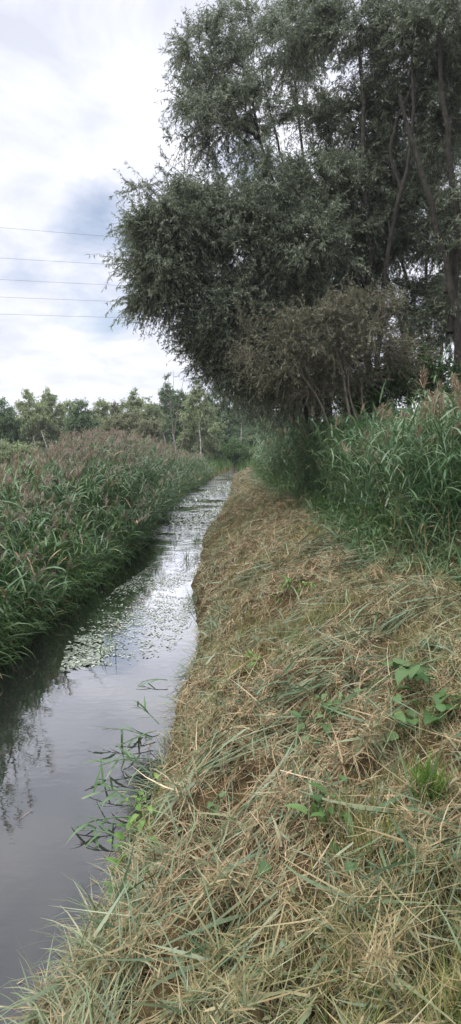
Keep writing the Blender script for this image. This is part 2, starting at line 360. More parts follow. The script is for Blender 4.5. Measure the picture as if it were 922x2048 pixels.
def G(x, y): return (x, y, float(gz(x, y)))
def P(u, v, Y): return tuple(at(u, v, Y))
WL = (.095, .019)
# willow 1: the leaning one whose crown hangs over the stream
D1 = 14.0
make_tree('willow_tree', 'big willow leaning over the stream with its grey green crown reaching furthest towards the water', 'tree',
    [([G(2.2, 15.5), P(640, 740, 15.2), P(590, 640, 14.8), P(520, 560, 14), P(430, 520, 13.5)], .17, .03),
     ([G(2.5, 15.6), P(665, 700, 15.4), P(640, 560, 15), P(570, 430, 14.5), P(520, 300, 14), P(500, 150, 14)], .16, .03),
     ([G(2.4, 15.2), P(600, 760, 14.6), P(520, 700, 13.6), P(450, 680, 13.2)], .10, .03)],
    [(P(348, 440, 13.2), (.95, 1.1, .85), 60), (P(345, 555, 13.2), (.9, 1.1, .95), 64), (P(305, 580, 13.2), (.5, .7, .55), 30), (P(300, 470, 13.2), (.45, .7, .7), 28), (P(470, 500, 13.8), (1.3, 1.5, 1.6), 120), (P(465, 640, 13.6), (1.0, 1.3, 1.0), 80),
     (P(560, 640, 13.5), (1.3, 1.3, 1.3), 90), (P(445, 250, 14.2), (1.1, 1.3, .9), 55), (P(420, 130, 14.4), (1.2, 1.3, 1.0), 60), (P(540, 430, 13.8), (1.2, 1.4, .9), 90), (P(470, 725, 13.8), (1.0, 1.1, .55), 60), (P(430, 660, 13.4), (.7, 1.0, .8), 60), (P(560, 720, 13.2), (1.2, 1.0, .7), 80),
     (P(400, 470, 13.4), (1.0, 1.2, 1.2), 70),
     (P(560, 760, 15.2), (1.0, 1.1, .7), 50)],
    WL, 14, 28, (M['bark'], M['bark'], M['willow']), 'willows on the right bank', (.3, .75), .5)
# willow 2: upright dark trunk in the middle
make_tree('willow_tree', 'tall willow with a straight dark trunk standing behind the leaning one', 'tree',
    [([G(3.6, 13.6), P(735, 700, 13.5), P(733, 520, 13.4), P(728, 400, 13.4), P(725, 250, 13.4), P(720, 60, 13.3)], .17, .05),
     ([P(738, 660, 13.5), P(700, 520, 13.2), P(640, 430, 12.8), P(590, 370, 12.4)], .07, .02),
     ([P(735, 560, 13.5), P(660, 530, 13.0), P(560, 470, 12.6)], .05, .02)],
    [(P(640, 370, 13.6), (1.0, 1.0, .6), 60), (P(700, 250, 14.3), (.9, 1.0, .8), 50), (P(600, 490, 12.9), (1.1, 1.1, .9), 70), (P(700, 60, 14.0), (1.4, 1.3, 1.0), 60), (P(790, 400, 14.6), (.9, 1.0, 1.0), 26),
     (P(610, 230, 14.5), (.7, 1.0, .7), 12), (P(590, 60, 14.6), (1.2, 1.3, .9), 40), (P(680, 590, 14.4), (1.2, .9, 1.2), 80), (P(740, 450, 14.2), (1.3, 1.0, 1.3), 60)],
    WL, 13, 28, (M['bark'], M['bark'], M['willow']), 'willows on the right bank', (.3, .7), .4)
# willow 3: curved stem bending to the right
make_tree('willow_tree', 'willow with a bare curved stem bending right beside the straight trunk', 'tree',
    [([G(3.9, 13.2), P(745, 760, 13.1), P(768, 560, 13.0), P(800, 400, 12.9), P(835, 270, 12.8), P(830, 200, 12.8), P(800, 90, 12.8)], .125, .04),
     ([P(805, 380, 12.9), P(775, 300, 13), P(810, 210, 13), P(840, 140, 13)], .05, .02)],
    [(P(790, 240, 14.2), (.8, .9, .7), 34), (P(860, 170, 14.0), (1.1, 1.0, .8), 44), (P(800, 60, 13.6), (1.3, 1.3, .8), 50), (P(770, 330, 14.0), (.7, .7, .7), 30), (P(760, 470, 14.2), (.9, .8, .9), 40), (P(830, 600, 14.2), (.9, .8, .7), 24)],
    WL, 13, 28, (M['bark'], M['bark'], M['willow']), 'willows on the right bank', (.3, .7), .4)
# willow 4: two slanting stems at the right
make_tree('willow_tree', 'thick stemmed willow furthest right with a forked trunk slanting left as it rises', 'tree',
    [([G(5.1, 12.6), P(905, 720, 12.6), P(890, 520, 12.5), P(860, 400, 12.4), P(830, 300, 12.4), P(800, 180, 12.4)], .17, .05),
     ([P(903, 640, 12.6), P(915, 480, 12.5), P(905, 340, 12.4), P(890, 200, 12.4), P(880, 60, 12.4)], .10, .04),
     ([P(895, 560, 12.6), P(930, 430, 12.5), P(960, 300, 12.4)], .08, .03)],
    [(P(880, 280, 13.6), (.8, .9, .7), 26), (P(920, 130, 13.4), (1.3, 1.3, 1.0), 60), (P(960, 420, 12.6), (.7, 1.2, 1.6), 40), (P(920, 30, 12.6), (1.5, 1.3, .9), 60), (P(880, 640, 13.2), (.6, .9, .6), 24), (P(900, 460, 13.2), (.7, .8, .9), 34), (P(840, 420, 13.6), (.8, .8, .9), 34)],
    WL, 13, 28, (M['bark'], M['bark'], M['willow']), 'willows on the right bank', (.3, .7), .4)
# willow 5: slim stems seen between the trunks
make_tree('willow_tree', 'slim many stemmed willow seen in the gap between the curved stem and forked trunk', 'tree',
    [([G(5.4, 17), P(810, 700, 17), P(790, 600, 17), P(740, 470, 17), P(700, 380, 17)], .10, .04),
     ([G(5.6, 17), P(850, 700, 17), P(830, 600, 17), P(790, 500, 17), P(740, 330, 17)], .09, .03),
     ([G(5.8, 17.2), P(860, 720, 17), P(850, 560, 17), P(865, 420, 17), P(850, 280, 17)], .08, .03),
     ([G(6.1, 17.1), P(880, 700, 17), P(900, 560, 17), P(925, 400, 17)], .08, .03)],
    [(P(700, 480, 17), (1.5, 1.3, 1.6), 60), (P(800, 620, 17), (1.6, 1.3, 1.2), 30), (P(850, 420, 17), (1.5, 1.3, 1.6), 42), (P(760, 300, 17.5), (2.0, 1.3, 1.2), 50), (P(930, 560, 17), (1.0, 1.2, 2.2), 40)],
    (.11, .023), 11, 26, (M['bark'], M['bark'], M['willow']), 'willows on the right bank', (.3, .8), .4)
# slender poplar-like stem at upper centre
make_tree('willow_tree', 'slender willow whose thin stem rises against open sky at the top of the grove', 'tree',
    [([G(3.1, 17.5), P(650, 640, 17.3), P(620, 450, 17), P(603, 320, 17), P(597, 200, 17), P(585, 60, 17)], .11, .035),
     ([P(620, 450, 17), P(570, 340, 17), P(540, 230, 17), P(520, 120, 17)], .06, .02)],
    [(P(540, 230, 17), (1.0, 1.2, 1.2), 18), (P(620, 180, 17), (1.0, 1.2, 1.4), 12), (P(560, 60, 17), (1.8, 1.3, 1.2), 60), (P(640, 640, 16.5), (1.6, 1.2, 1.8), 80), (P(600, 450, 17), (1.7, 1.2, 1.3), 60)],
    (.11, .022), 11, 26, (M['bark'], M['bark'], M['willow']), 'willows on the right bank', (.3, .8), .4)
# shrub willows in front
make_tree('willow_shrub', 'olive grey shrub willow with twiggy stems in front of the straight trunk', 'shrub',
    [([G(2.7, 11.6), P(690, 780, 11.6), P(670, 700, 11.5), P(640, 620, 11.4)], .05, .015), ([G(2.9, 11.7), P(720, 760, 11.7), P(740, 680, 11.6), P(760, 620, 11.6)], .05, .015),
     ([G(2.5, 11.6), P(640, 800, 11.6), P(590, 730, 11.5), P(560, 690, 11.4)], .045, .015), ([G(3.0, 11.6), P(690, 760, 11.6), P(705, 700, 11.5)], .04, .015)],
    [(P(640, 670, 11.5), (1.0, .8, .6), 46), (P(740, 640, 11.7), (.8, .7, .8), 36), (P(570, 730, 11.6), (.9, .7, .5), 34), (P(770, 720, 11.8), (.9, .7, .6), 26), (P(670, 750, 12.0), (1.1, .6, .6), 36), (P(520, 690, 12), (.7, .6, .6), 18)],
    (.075, .015), 11, 22, (M['twig'], M['twig'], M['willow2']), 'shrub willows under the grove', (.25, .6), .2)
make_tree('willow_shrub', 'darker low shrub willow at the stream end of the grove', 'shrub',
    [([G(1.9, 18), P(590, 830, 18), P(560, 790, 18), P(520, 760, 18)], .07, .02), ([G(2.0, 18.2), P(600, 820, 18), P(610, 760, 18)], .06, .02)],
    [(P(490, 775, 19), (1.0, 1.0, .7), 44), (P(560, 800, 19), (1.1, 1.0, .8), 56), (P(650, 790, 18.5), (1.2, 1.0, .9), 50), (P(740, 780, 18.5), (1.2, 1.0, .8), 40)],
    (.10, .022), 11, 24, (M['bark'], M['bark'], M['willow']), 'shrub willows under the grove', (.3, .7), .5)
make_tree('elder_bush', 'green leafy bush low between the willow trunks at the right', 'shrub',
    [([G(4.4, 12.8), P(850, 780, 12.8), P(840, 730, 12.8)], .05, .015), ([G(4.5, 12.9), P(810, 780, 12.9), P(800, 720, 12.9)], .04, .015)],
    [(P(815, 740, 12.7), (.7, .7, .6), 36), (P(885, 770, 12.9), (.6, .7, .5), 30), (P(740, 790, 13.2), (1.0, .7, .5), 40)],
    (.09, .05), 9, 12, (M['bark'], M['bark'], M['herb']), None, (.25, .5), .2)

# far tree line: (u of the trunk, v of the top, depth, half width m, kind)
M['birch'] = m_blade('birch_leaf', [(0, (.20, .26, .12)), (.5, (.30, .36, .18)), (1, (.40, .44, .26))], None, 1, .55, .42, .3)
M['darkleaf'] = m_blade('alder_leaf', [(0, (.085, .145, .065)), (.5, (.135, .21, .095)), (1, (.20, .27, .14))], None, 1, .5, .4, .3)
M['paleleaf'] = m_blade('sallow_leaf', [(0, (.16, .18, .09)), (.5, (.22, .24, .13)), (1, (.29, .30, .19))], None, 1, .55, .42, .3)
FT = [
 (4, 812, 44, 1.2, 'darkleaf', 'dark alder cut by the frame edge at the start of the far tree line', 'alder_tree', 0),
 (55, 785, 52, 1.6, 'birch', 'airy birch standing just right of the dark alder', 'birch_tree', 1),
 (95, 782, 54, 1.5, 'birch', 'pointed birch with a pale trunk leaning left out of the reeds', 'birch_tree', 2),
 (135, 805, 58, 1.5, 'birch', 'lower rounded birch right of the leaning pale trunk', 'birch_tree', 1),
 (160, 812, 50, 1.1, 'darkleaf', 'narrow darker alder between the two birch groups', 'alder_tree', 0),
 (195, 800, 56, 1.3, 'birch', 'birch with two tufts left of the pale sallow', 'birch_tree', 1),
 (225, 808, 60, 1.4, 'paleleaf', 'pale loose crowned sallow behind the round sallow bush', 'sallow_tree', 0),
 (268, 782, 58, 1.4, 'birch', 'tall birch rising behind the pale round sallow bush', 'birch_tree', 1),
 (300, 800, 56, 1.3, 'birch', 'birch with a thin white trunk beside the bare dead tree', 'birch_tree', 1),
 (332, 768, 60, 1.3, 'darkleaf', 'tallest dark green alder behind the bare dead tree', 'alder_tree', 0),
 (365, 785, 55, 1.3, 'darkleaf', 'dark bushy alder between the dead tree and the weeping birch', 'alder_tree', 0),
 (400, 768, 52, 1.5, 'birch', 'weeping birch with long hanging foliage beside the willow', 'birch_tree', 1),
 (440, 768, 58, 1.7, 'darkleaf', 'dark dense alder against the willow edge', 'alder_tree', 0),
 (482, 775, 62, 1.8, 'darkleaf', 'dark alder behind the slim birch trunks at the stream bend', 'alder_tree', 0),
 (520, 800, 66, 2.0, 'birch', 'light green birch showing under the willow branches', 'birch_tree', 1),
 (575, 790, 60, 2.4, 'darkleaf', 'dark alder mostly hidden by the low shrub willow', 'alder_tree', 0)]
for u, vt, Yd, hw, kind, lab, nm, tr in FT:
    top = at(u, vt, Yd); g0 = np.array(G(top[0], Yd)); H = top[2] - g0[2]
    lean = -.9 if tr == 2 else rng.uniform(-.2, .2)
    st = [([tuple(g0 - (lean, 0, 0)), tuple(g0 + (0, 0, H * .5)), tuple(g0 + (0, 0, H * .93))], .09 if tr else .12, .02)]
    lobes = [(tuple(g0 + (rng.normal() * .2, 0, H * f)), (hw * wf * 1.35, hw * wf, H * .17), int(n)) for f, wf, n in ((.30, 1.0, 34), (.46, 1.15, 44), (.62, .95, 34), (.77, .62, 20), (.90, .28, 9))]
    if kind == 'darkleaf': lobes.append((tuple(g0 + (0, 0, H * .2)), (hw * 1.1, hw, H * .16), 30))
    make_tree(nm, lab, 'tree', st, lobes, (.145, .085), 12, 20, (M['birchbark'] if tr else M['bark'], M['bark'], M[kind]), 'trees of the far tree line', (.35, .8), .7 if tr else .3, .05)
make_tree('sallow_bush', 'wide pale olive sallow bush rounded above the reed plumes', 'shrub',
    [([G(*at(255, 900, 44)[:2]), P(255, 850, 44)], .08, .03)],
    [(P(232, 862, 44), (1.5, 1.3, 1.1), 60), (P(285, 862, 44), (1.4, 1.3, 1.2), 60), (P(258, 848, 44.5), (1.3, 1.2, 1.0), 50)], (.17, .07), 11, 16, (M['twig'], M['twig'], M['paleleaf']), None, (.3, .6), .2, .05)
make_tree('sallow_bush', 'low green bush at the frame edge in front of the dark alder', 'shrub',
    [([G(*at(20, 920, 38)[:2]), P(22, 890, 38)], .06, .02)],
    [(P(15, 905, 38), (1.2, 1.0, .8), 50), (P(45, 915, 38), (.9, .9, .6), 40)], (.12, .06), 9, 12, (M['bark'], M['bark'], M['birch']), None, (.3, .6), .2, .05)
make_tree('alder_bush', 'dark green bush closing the view at the far end of the stream', 'shrub',
    [([G(*at(492, 900, 54)[:2]), P(492, 885, 54)], .08, .03)],
    [(P(470, 893, 54), (1.5, 1.0, 1.0), 60), (P(515, 890, 55), (1.5, 1.0, 1.2), 60), (P(492, 880, 56), (1.6, 1.2, 1.2), 60)], (.14, .08), 10, 18, (M['bark'], M['bark'], M['darkleaf']), None, (.3, .6), .2, .05)
make_tree('round_bush', 'small round green bush where the stream bends out of sight', 'shrub',
    [([G(*at(470, 900, 42)[:2]), P(470, 895, 42)], .05, .02)],
    [(P(468, 902, 42), (.8, .8, .7), 60), (P(500, 905, 46), (.9, .8, .6), 50)], (.10, .05), 9, 14, (M['bark'], M['bark'], M['herb']), None, (.2, .4), .1, .04)
# extra pale trunks and the bare dead tree
root = empty('dead_tree', G(*at(352, 900, 46)[:2])); tag(root, 'leafless dead tree with thin grey branches rising above the far tree line', 'dead tree')
mb = MB(); b = np.array(root.location)
for (pts, r0) in (([(352, 905), (345, 850), (338, 790), (337, 745)], .06), ([(348, 870), (358, 800), (368, 755)], .04), ([(358, 905), (375, 860), (352, 815), (330, 800)], .05), ([(345, 850), (325, 820), (318, 790)], .03), ([(340, 800), (348, 770), (346, 740)], .02)):
    c = poly([at(u, v, 46) for u, v in pts], 8); tubes(mb, c[None], np.linspace(r0, .012, 8)[None], 5)
mb.build('trunk', M['twig'], root, b)
for i, (u0, v0, u1, v1, Yd, lab) in enumerate(((74, 928, 66, 870, 46, 'thin pale snag left of the leaning birch trunk'), (104, 925, 82, 862, 46, 'leaning white birch stem standing clear of the leaves'), (152, 905, 145, 865, 46, 'short pale snag half hidden by the reeds'), (333, 902, 326, 865, 44, 'white snag beside the round sallow bush'), (352, 900, 345, 868, 44, 'white snag under the dead tree'), (402, 905, 398, 850, 44, 'grey snag under the weeping birch'), (480, 893, 483, 850, 52, 'slim white stem at the stream bend'))):
    root = empty('birch_snag', at(u0, v0 + 15, Yd)); tag(root, lab, 'bare trunk', 'bare pale stems in the reeds'); mb = MB()
    c = poly([at(u0, v0 + 15, Yd), at((u0 + u1) / 2 + 1, (v0 + v1) / 2, Yd), at(u1, v1, Yd)], 8); tubes(mb, c[None], np.linspace(.075, .03, 8)[None], 6)
    nb = 5; q = c[rng.integers(3, 8, nb)]; e = q + unit(rng.normal(size=(nb, 3)) + (0, 0, .8)) * rng.uniform(.3, .8, (nb, 1)); tubes(mb, bez(q, e, unit(e - q), 4), np.broadcast_to([.012, .01, .008, .005], (nb, 4)), 3)
    mb.build('trunk', M['birchbark'], root, np.array(root.location))

mb = MB(); n = 130000; wx = rng.uniform(-60, 40, n); wy = rng.uniform(68, 84, n); top = 4.6 + .9 * wob(wx, wy * 0, .5, 1) + 1.4 * wob(wx, wy * 0, 1.4, 2)
wz = rng.random(n) ** .8 * top
leaves(mb, np.c_[wx, wy, wz + .4], rng.normal(size=(n, 3)), rng.uniform(.18, .36, n), rng.uniform(.10, .2, n))
tag(mb.build('distant_woods', M['birch'], smooth=False), 'distant green wood seen between the trees of the far tree line', 'woods', kind='stuff')

# ------------------------------------------------------------------ overhead cables
for (v0, v1, lab) in ((455, 492, 'topmost thin overhead cable crossing the cloudy sky'), (516, 542, 'second overhead cable from the top of five'), (559, 581, 'middle overhead cable of the five'), (594, 611, 'fourth overhead cable down, close above the lowest one'), (628, 641, 'lowest overhead cable, passing just above the drooping willow tip')):
    A = at(0, v0, 70); B = at(461, v1, 74); d = B - A; t = np.linspace(-4, 6, 60)[:, None]
    c = A + d * t; c[:, 2] = A[2] + (B[2] - A[2]) * np.clip(t[:, 0], -2, 2) + .12 * (t[:, 0] - .5) ** 2 - .03
    mb = MB(); tubes(mb, c[None], np.full((1, 60), .017), 5)
    tag(mb.build('overhead_cable', M['wire']), lab, 'cable', 'overhead cables')

# ------------------------------------------------------------------ reeds
def reed_stems(mb, B, H, nleaf, leafL=.42, leafW=.026, mats=(0, 1, 2), plume=.5, lean=.10, pn=26, far=1.0, lmin=.12, pl=.26, deadf=.03):
    """stems, alternate arching leaves and feathery plumes on the points B"""
    n = len(B); ld = rng.normal(size=(n, 2)) * lean
    t = np.linspace(0, 1, 5)[None, :, None]; top = B + np.c_[ld * H[:, None], H]
    C = B[:, None] * (1 - t) + top[:, None] * t; C[..., :2] += (t ** 2 * .25) * (ld * H[:, None])[:, None] * 1.5
    tubes(mb, C, np.broadcast_to(np.array([1, .9, .8, .6, .4]) * .0045 * far, (n, 5)), 3, mats[0])
    q = np.repeat(np.arange(n), nleaf); f = np.tile(np.linspace(lmin, .97, nleaf), n) + rng.uniform(-.04, .04, len(q)); f = np.clip(f, .03, .99) * 4
    i0 = np.minimum(f.astype(int), 3); ff = (f - i0)[:, None]; p = C[q, i0] * (1 - ff) + C[q, i0 + 1] * ff
    wind = .9; an = rng.uniform(0, 2 * math.pi, n)[q] + np.tile(np.arange(nleaf) % 2 * math.pi, n) + rng.normal(size=len(q)) * wind
    el = rng.uniform(.35, 1.25, len(q)); d = np.stack([np.cos(an) * np.cos(el), np.sin(an) * np.cos(el), np.sin(el)], -1)
    hf = f / 4; L = leafL * rng.uniform(.6, 1.2, len(q)) * (1 - .35 * np.abs(hf - .6)); W = leafW * rng.uniform(.7, 1.2, len(q)) * far
    dr = rng.uniform(.5, 2.0, len(q)); dm = rng.random(len(q)) < deadf * (2 - 1.6 * hf)
    for sel, m in ((~dm, mats[0]), (dm, mats[2])): ribbons(mb, p[sel], d[sel], L[sel], W[sel], dr[sel], 4, np.array([.5, 1, .85, .5, .04]), None, m)
    has = np.where(rng.random(n) < plume)[0]
    if len(has):
        q = np.repeat(has, pn); k = np.tile(np.linspace(0, 1, pn), len(has)); tp = C[:, 4][q]; ax = unit(C[:, 4] - C[:, 3])[q]; lean_ = np.c_[unit(rng.normal(size=(n, 2)) + (.5, 0)), np.zeros(n)][q]
        p = tp + (ax + lean_ * (.35 * k)[:, None]) * (k * pl * .8)[:, None] - ax * .03; d = unit(ax * .9 + lean_ * .45 + rng.normal(size=p.shape) * .42)
        ribbons(mb, p, d, pl * rng.uniform(.35, .6, len(q)) * (1.1 - .6 * k), .010 * far, rng.uniform(.3, 1.0, len(q)), 2, np.array([.5, 1, .5]), None, mats[1])
def scatter(n, x0, x1, y0, y1, ok, lg=True):
    """n random ground points accepted by ok(x, y)"""
    out_ = []; c = 0
    while c < n:
        y = np.exp(rng.uniform(math.log(y0), math.log(y1), 20000)) if lg else rng.uniform(y0, y1, 20000)
        x = rng.uniform(x0, x1, 20000); k = ok(x, y); p = np.stack([x[k], y[k]], -1); out_.append(p); c += len(p)
    p = np.concatenate(out_)[:n]; return np.c_[p, gz(p[:, 0], p[:, 1])]
inview = lambda x, y, m=1.2: (np.abs(x) < .40 * y + m)
def hleft(x, y):
    """reed top height above the water on the far bank"""
    r = x / y
    far = np.interp(r, [-.42, -.34, -.30, -.25, -.19, -.13, -.08, -.04, 0], [1.60, 1.85, 2.08, 2.40, 2.62, 2.48, 2.15, 1.95, 1.8])
    return 1.85 + (far - 1.85) * np.clip((y - 6) / 9, 0, 1) + .20 * wob(x, y, .9, 2) + .16 * wob(x, y, 2.7, 1)
def yfar(x, y): return np.interp(x / y, [-.42, -.30, -.19, -.1, 0], [13.5, 16, 23, 32, 44])
mb = MB()
B = scatter(3000, -18, -1, 4.6, 40, lambda x, y: (x < xl(y) - .02) & (x > xl(y) - 1.3) & inview(x, y) & (y < 40))          # the front edge over the water
l = xl(B[:, 1]) - B[:, 0]; H = (hleft(B[:, 0], B[:, 1]) - B[:, 2]) * np.clip(.40 + (.28 + .25 * np.clip((9 - B[:, 1]) / 3, 0, 1)) * l + .22 * wob(B[:, 0], B[:, 1], 1.7, 4), .2, 1) * rng.uniform(.6, 1.08, len(B))
reed_stems(mb, B, H, 12, .42, .024, plume=.10, lean=.20, lmin=.04, deadf=.08)
B = scatter(9500, -22, -.5, 5.5, 48, lambda x, y: (x < xl(y) - .7) & inview(x, y, .8) & (y < yfar(x, y)))
H = (hleft(B[:, 0], B[:, 1]) - B[:, 2]) * rng.uniform(.80, 1.06, len(B)) * np.clip(.45 + (.27 + .25 * np.clip((9 - B[:, 1]) / 3, 0, 1)) * (xl(B[:, 1]) - B[:, 0]) + .1 * wob(B[:, 0], B[:, 1], 1.9, 4), .3, 1); pm = np.clip((B[:, 1] / yfar(B[:, 0], B[:, 1]) - .66) / .3, 0, 1) * .38 * (B[:, 0] / B[:, 1] > -.31) + .10
hi = rng.random(len(B)) < pm
reed_stems(mb, B[hi], H[hi], 9, .38, .024, plume=1.0, lean=.10, far=1.05, lmin=.35, pn=28, pl=.28)
reed_stems(mb, B[~hi], H[~hi], 11, .38, .024, plume=0, lean=.14, far=1.05, lmin=.35)
tag(mb.build('reed_bed', [M['reed'], M['plume'], M['dead']]), 'dense green reed bed with purple brown plumes on the far bank of the stream', 'reeds', kind='stuff')
# drooping leaves and herbs over the water's edge
mb = MB(); B = scatter(9000, -14, -1, 4.4, 34, lambda x, y: (x < xl(y) + .05) & (x > xl(y) - .9) & inview(x, y))
d = np.c_[rng.uniform(.1, 1.0, len(B)), rng.normal(size=len(B)) * .5, rng.uniform(.5, 1.3, len(B))]
ribbons(mb, B + np.c_[np.zeros((len(B), 2)), rng.uniform(0, .5, len(B))], d, rng.uniform(.25, .65, len(B)), .013, rng.uniform(1.0, 2.6, len(B)), 4, np.array([.6, 1, .9, .5, .05]))
B = scatter(26000, -14, -1, 4.4, 34, lambda x, y: (x < xl(y)) & (x > xl(y) - .8) & inview(x, y) & (wob(x, y, 2.1, 1) > -.05)); B[:, 2] += rng.uniform(.05, .9, len(B)) * np.clip((xl(B[:, 1]) - B[:, 0]) * 1.6, .15, 1)
leaves(mb, B, rng.normal(size=(len(B), 3)) + (.3, 0, .1), rng.uniform(.04, .09, len(B)), rng.uniform(.02, .04, len(B)))
tag(mb.build('bank_herbs', M['herb']), 'tangled nettles and drooping sedge leaves at the foot of the far reeds', 'undergrowth', kind='stuff')
# right hand reeds
def rx0(y): return np.interp(y, [4, 5.3, 6.5, 9, 12, 16, 22, 30, 40], [3.4, 2.55, 2.05, 2.0, 2.0, 1.7, 1.45, 1.5, 1.5]) + .15 * wob(y, y * 0, 1.9, 1)
mb = MB()
B = scatter(2700, 1.2, 9, 5.2, 14, lambda x, y: (x > rx0(y)) & (x < rx0(y) + 3.0) & (x < .55 * y + 1.5))
ed = np.clip((B[:, 0] - rx0(B[:, 1])) / .7, 0, 1); nearer = np.clip((9 - B[:, 1]) / 3, 0, 1)
H = (1.25 + .25 * ed + .30 * nearer * ed) * rng.uniform(.78, 1.1, len(B)); H[rng.random(len(B)) < .02] *= 1.15
reed_stems(mb, B, H, 14, .42, .019, plume=.12, lean=.17, lmin=.03, deadf=.022, pn=34, pl=.26)
B = scatter(4200, 1.0, 7, 10.5, 36, lambda x, y: (x > rx0(y)) & (x < rx0(y) + 2.5))
H = rng.uniform(1.25, 1.8, len(B)) * np.interp(B[:, 1], [10, 18, 26, 36], [1, 1, .8, .6]); reed_stems(mb, B, H, 13, .40, .020, plume=.08, lean=.18, lmin=.04, far=1.2)
tag(mb.build('reed_bed', [M['reedb'], M['plumet'], M['dead']]), 'tall blue green reeds with tan plumes standing uncut under the willows', 'reeds', kind='stuff')
mb = MB(); B = scatter(260, 1.2, 7, 5.0, 9, lambda x, y: (x > rx0(y) - .1) & (x < rx0(y) + .5)); 
ribbons(mb, B, np.c_[rng.normal(size=(len(B), 2)) * .45, np.ones(len(B))], rng.uniform(.1, .6, len(B)), .008, .15, 3, np.array([1, .9, .8, .3]))
tag(mb.build('dead_reed_stalks', M['dead']), 'broken straw coloured reed stalks at the foot of the uncut reeds', 'dead stalks', kind='stuff')
mb = MB(); B = scatter(5200, 1.0, 9, 5.0, 30, lambda x, y: (x > rx0(y) - .5) & (x < rx0(y) + .35)); n = len(B)
ribbons(mb, B, np.c_[rng.uniform(-1.2, .3, n), rng.normal(size=n) * .7 - .3, rng.uniform(.2, 1.3, n)], rng.uniform(.15, .55, n), rng.uniform(.008, .018, n), rng.uniform(.6, 2.2, n), 4, np.array([.5, 1, .9, .5, .05]))
tag(mb.build('leaning_reed_leaves', M['reedb']), 'green reed leaves leaning out of the stand over the mown bank', 'reeds', kind='stuff')
# herbs under right reeds
mb = MB(); B = scatter(26000, 1.2, 9, 7, 40, lambda x, y: (x > rx0(y) - .35) & (x < rx0(y) + 1.6)); B[:, 2] += rng.uniform(.02, .75, len(B)) * np.clip((B[:, 0] - rx0(B[:, 1]) + .4) * 1.4, 0, 1)
leaves(mb, B, rng.normal(size=(len(B), 3)) + (-.2, -.3, .1), rng.uniform(.05, .10, len(B)), rng.uniform(.02, .045, len(B)))
tag(mb.build('nettle_undergrowth', M['herb']), 'dark green nettles filling the foot of the reeds beside the mown bank', 'undergrowth', kind='stuff')
# far rough grass
mb = MB(); B = scatter(42000, -40, 40, 15, 120, lambda x, y: inview(x, y, 3) & (((x < xl(y)) & (y > yfar(x, y))) | ((x > xr(y)) & (y > 38))))
ribbons(mb, B, np.c_[rng.normal(size=(len(B), 2)) * .4, np.ones(len(B))], rng.uniform(.4, 1.3, len(B)) * np.interp(B[:, 1], [15, 35, 50], [.35, .5, 1]), .05, .6, 3)
tag(mb.build('rough_grass', M['herb']), 'rough grass and weeds on the ground beyond the reeds', 'grass', kind='stuff')

# ------------------------------------------------------------------ mown bank
onbank = lambda x, y: (x > xr(y) + .08 + .12 * wob(x, y, 5, 3)) & (x < rx0(np.maximum(y, 4.2)) + .5) & (x < .62 * y + 1.4) & (x > -.62 * y - 1.4)
def clump(x, y): return .5 * wob(x, y, 5.5, 2) + .5 * wob(x, y, 13, 3)
def lay(n, y0, y1, L, W, ang, spread, lift, m=0, mb=None, pitch=.18, edge=0, droop=.25):
    B = scatter(n, -2, 4.5, y0, y1, lambda x, y: onbank(x, y) & ((clump(x, y) > -.06) | (rng.random(len(x)) < .22))); sc = np.maximum(1, B[:, 1] / 6) ** .6
    th = ang + spread * rng.normal(size=n) + 1.2 * wob(B[:, 0], B[:, 1], .8, 3) + np.where(rng.random(n) < .5, math.pi, 0)
    e = .02; d = np.stack([np.cos(th), np.sin(th)], -1)
    slope = (gz(B[:, 0] + d[:, 0] * e, B[:, 1] + d[:, 1] * e) - gz(B[:, 0] - d[:, 0] * e, B[:, 1] - d[:, 1] * e)) / (2 * e)
    dd = np.c_[d, np.clip(slope, -1.2, 1.2) * .8 + rng.normal(size=n) * pitch + .06]
    B[:, 2] += rng.random(n) ** 1.4 * lift * (.35 + 4 * np.clip(clump(B[:, 0], B[:, 1]) + .05, 0, .5))
    ribbons(mb, B, dd, rng.uniform(*L, n), (W[0] + (W[1] - W[0]) * 2.6 * rng.random(n) ** 3.2) * sc, rng.uniform(-.1, droop, n), 3, None, rng.uniform(-1.2, 1.2, n), m, rng.normal(size=n) * .35)
mb = MB()
lay(170000, 1.15, 42, (.02, .14), (.0022, .0048), .7, 2.0, .07, mb=mb, pitch=.38)
lay(9000, 1.15, 30, (.15, .45), (.0025, .005), .65, .8, .08, mb=mb, pitch=.16)
tag(mb.build('cut_hay', M['hay']), 'straw coloured mown grass lying all over the bank', 'hay', kind='stuff')
mb = MB()
lay(7500, 1.15, 40, (.12, .42), (.004, .010), .55, .8, .08, mb=mb, pitch=.16)
lay(34000, 1.15, 40, (.03, .14), (.003, .008), .55, 2.0, .06, mb=mb, pitch=.3)
B = scatter(48, -1, 4, 2.2, 16, onbank)        # swathes of green reed lying together
for c in B:
    k = rng.integers(12, 34); th = .45 + rng.normal() * .35; L = rng.uniform(.4, .9); u_ = np.array([math.cos(th), math.sin(th)]); v_ = np.array([-u_[1], u_[0]])
    pp = c[:2] + u_ * rng.normal(size=(k, 1)) * L * .35 + v_ * rng.normal(size=(k, 1)) * .07
    pz = gz(pp[:, 0], pp[:, 1]) + rng.uniform(.03, .09, k); t2 = th + rng.normal(size=k) * .32
    e = pp + np.stack([np.cos(t2), np.sin(t2)], -1) * L; sl = (gz(e[:, 0], e[:, 1]) - gz(pp[:, 0], pp[:, 1])) / L
    ribbons(mb, np.c_[pp, pz], np.c_[np.cos(t2), np.sin(t2), sl + rng.normal(size=k) * .06 + .03], rng.uniform(.5, 1.0, k) * L, rng.uniform(.004, .011, k), .25, 5, None, rng.uniform(-1.2, 1.2, k), 0, rng.normal(size=k) * .45)
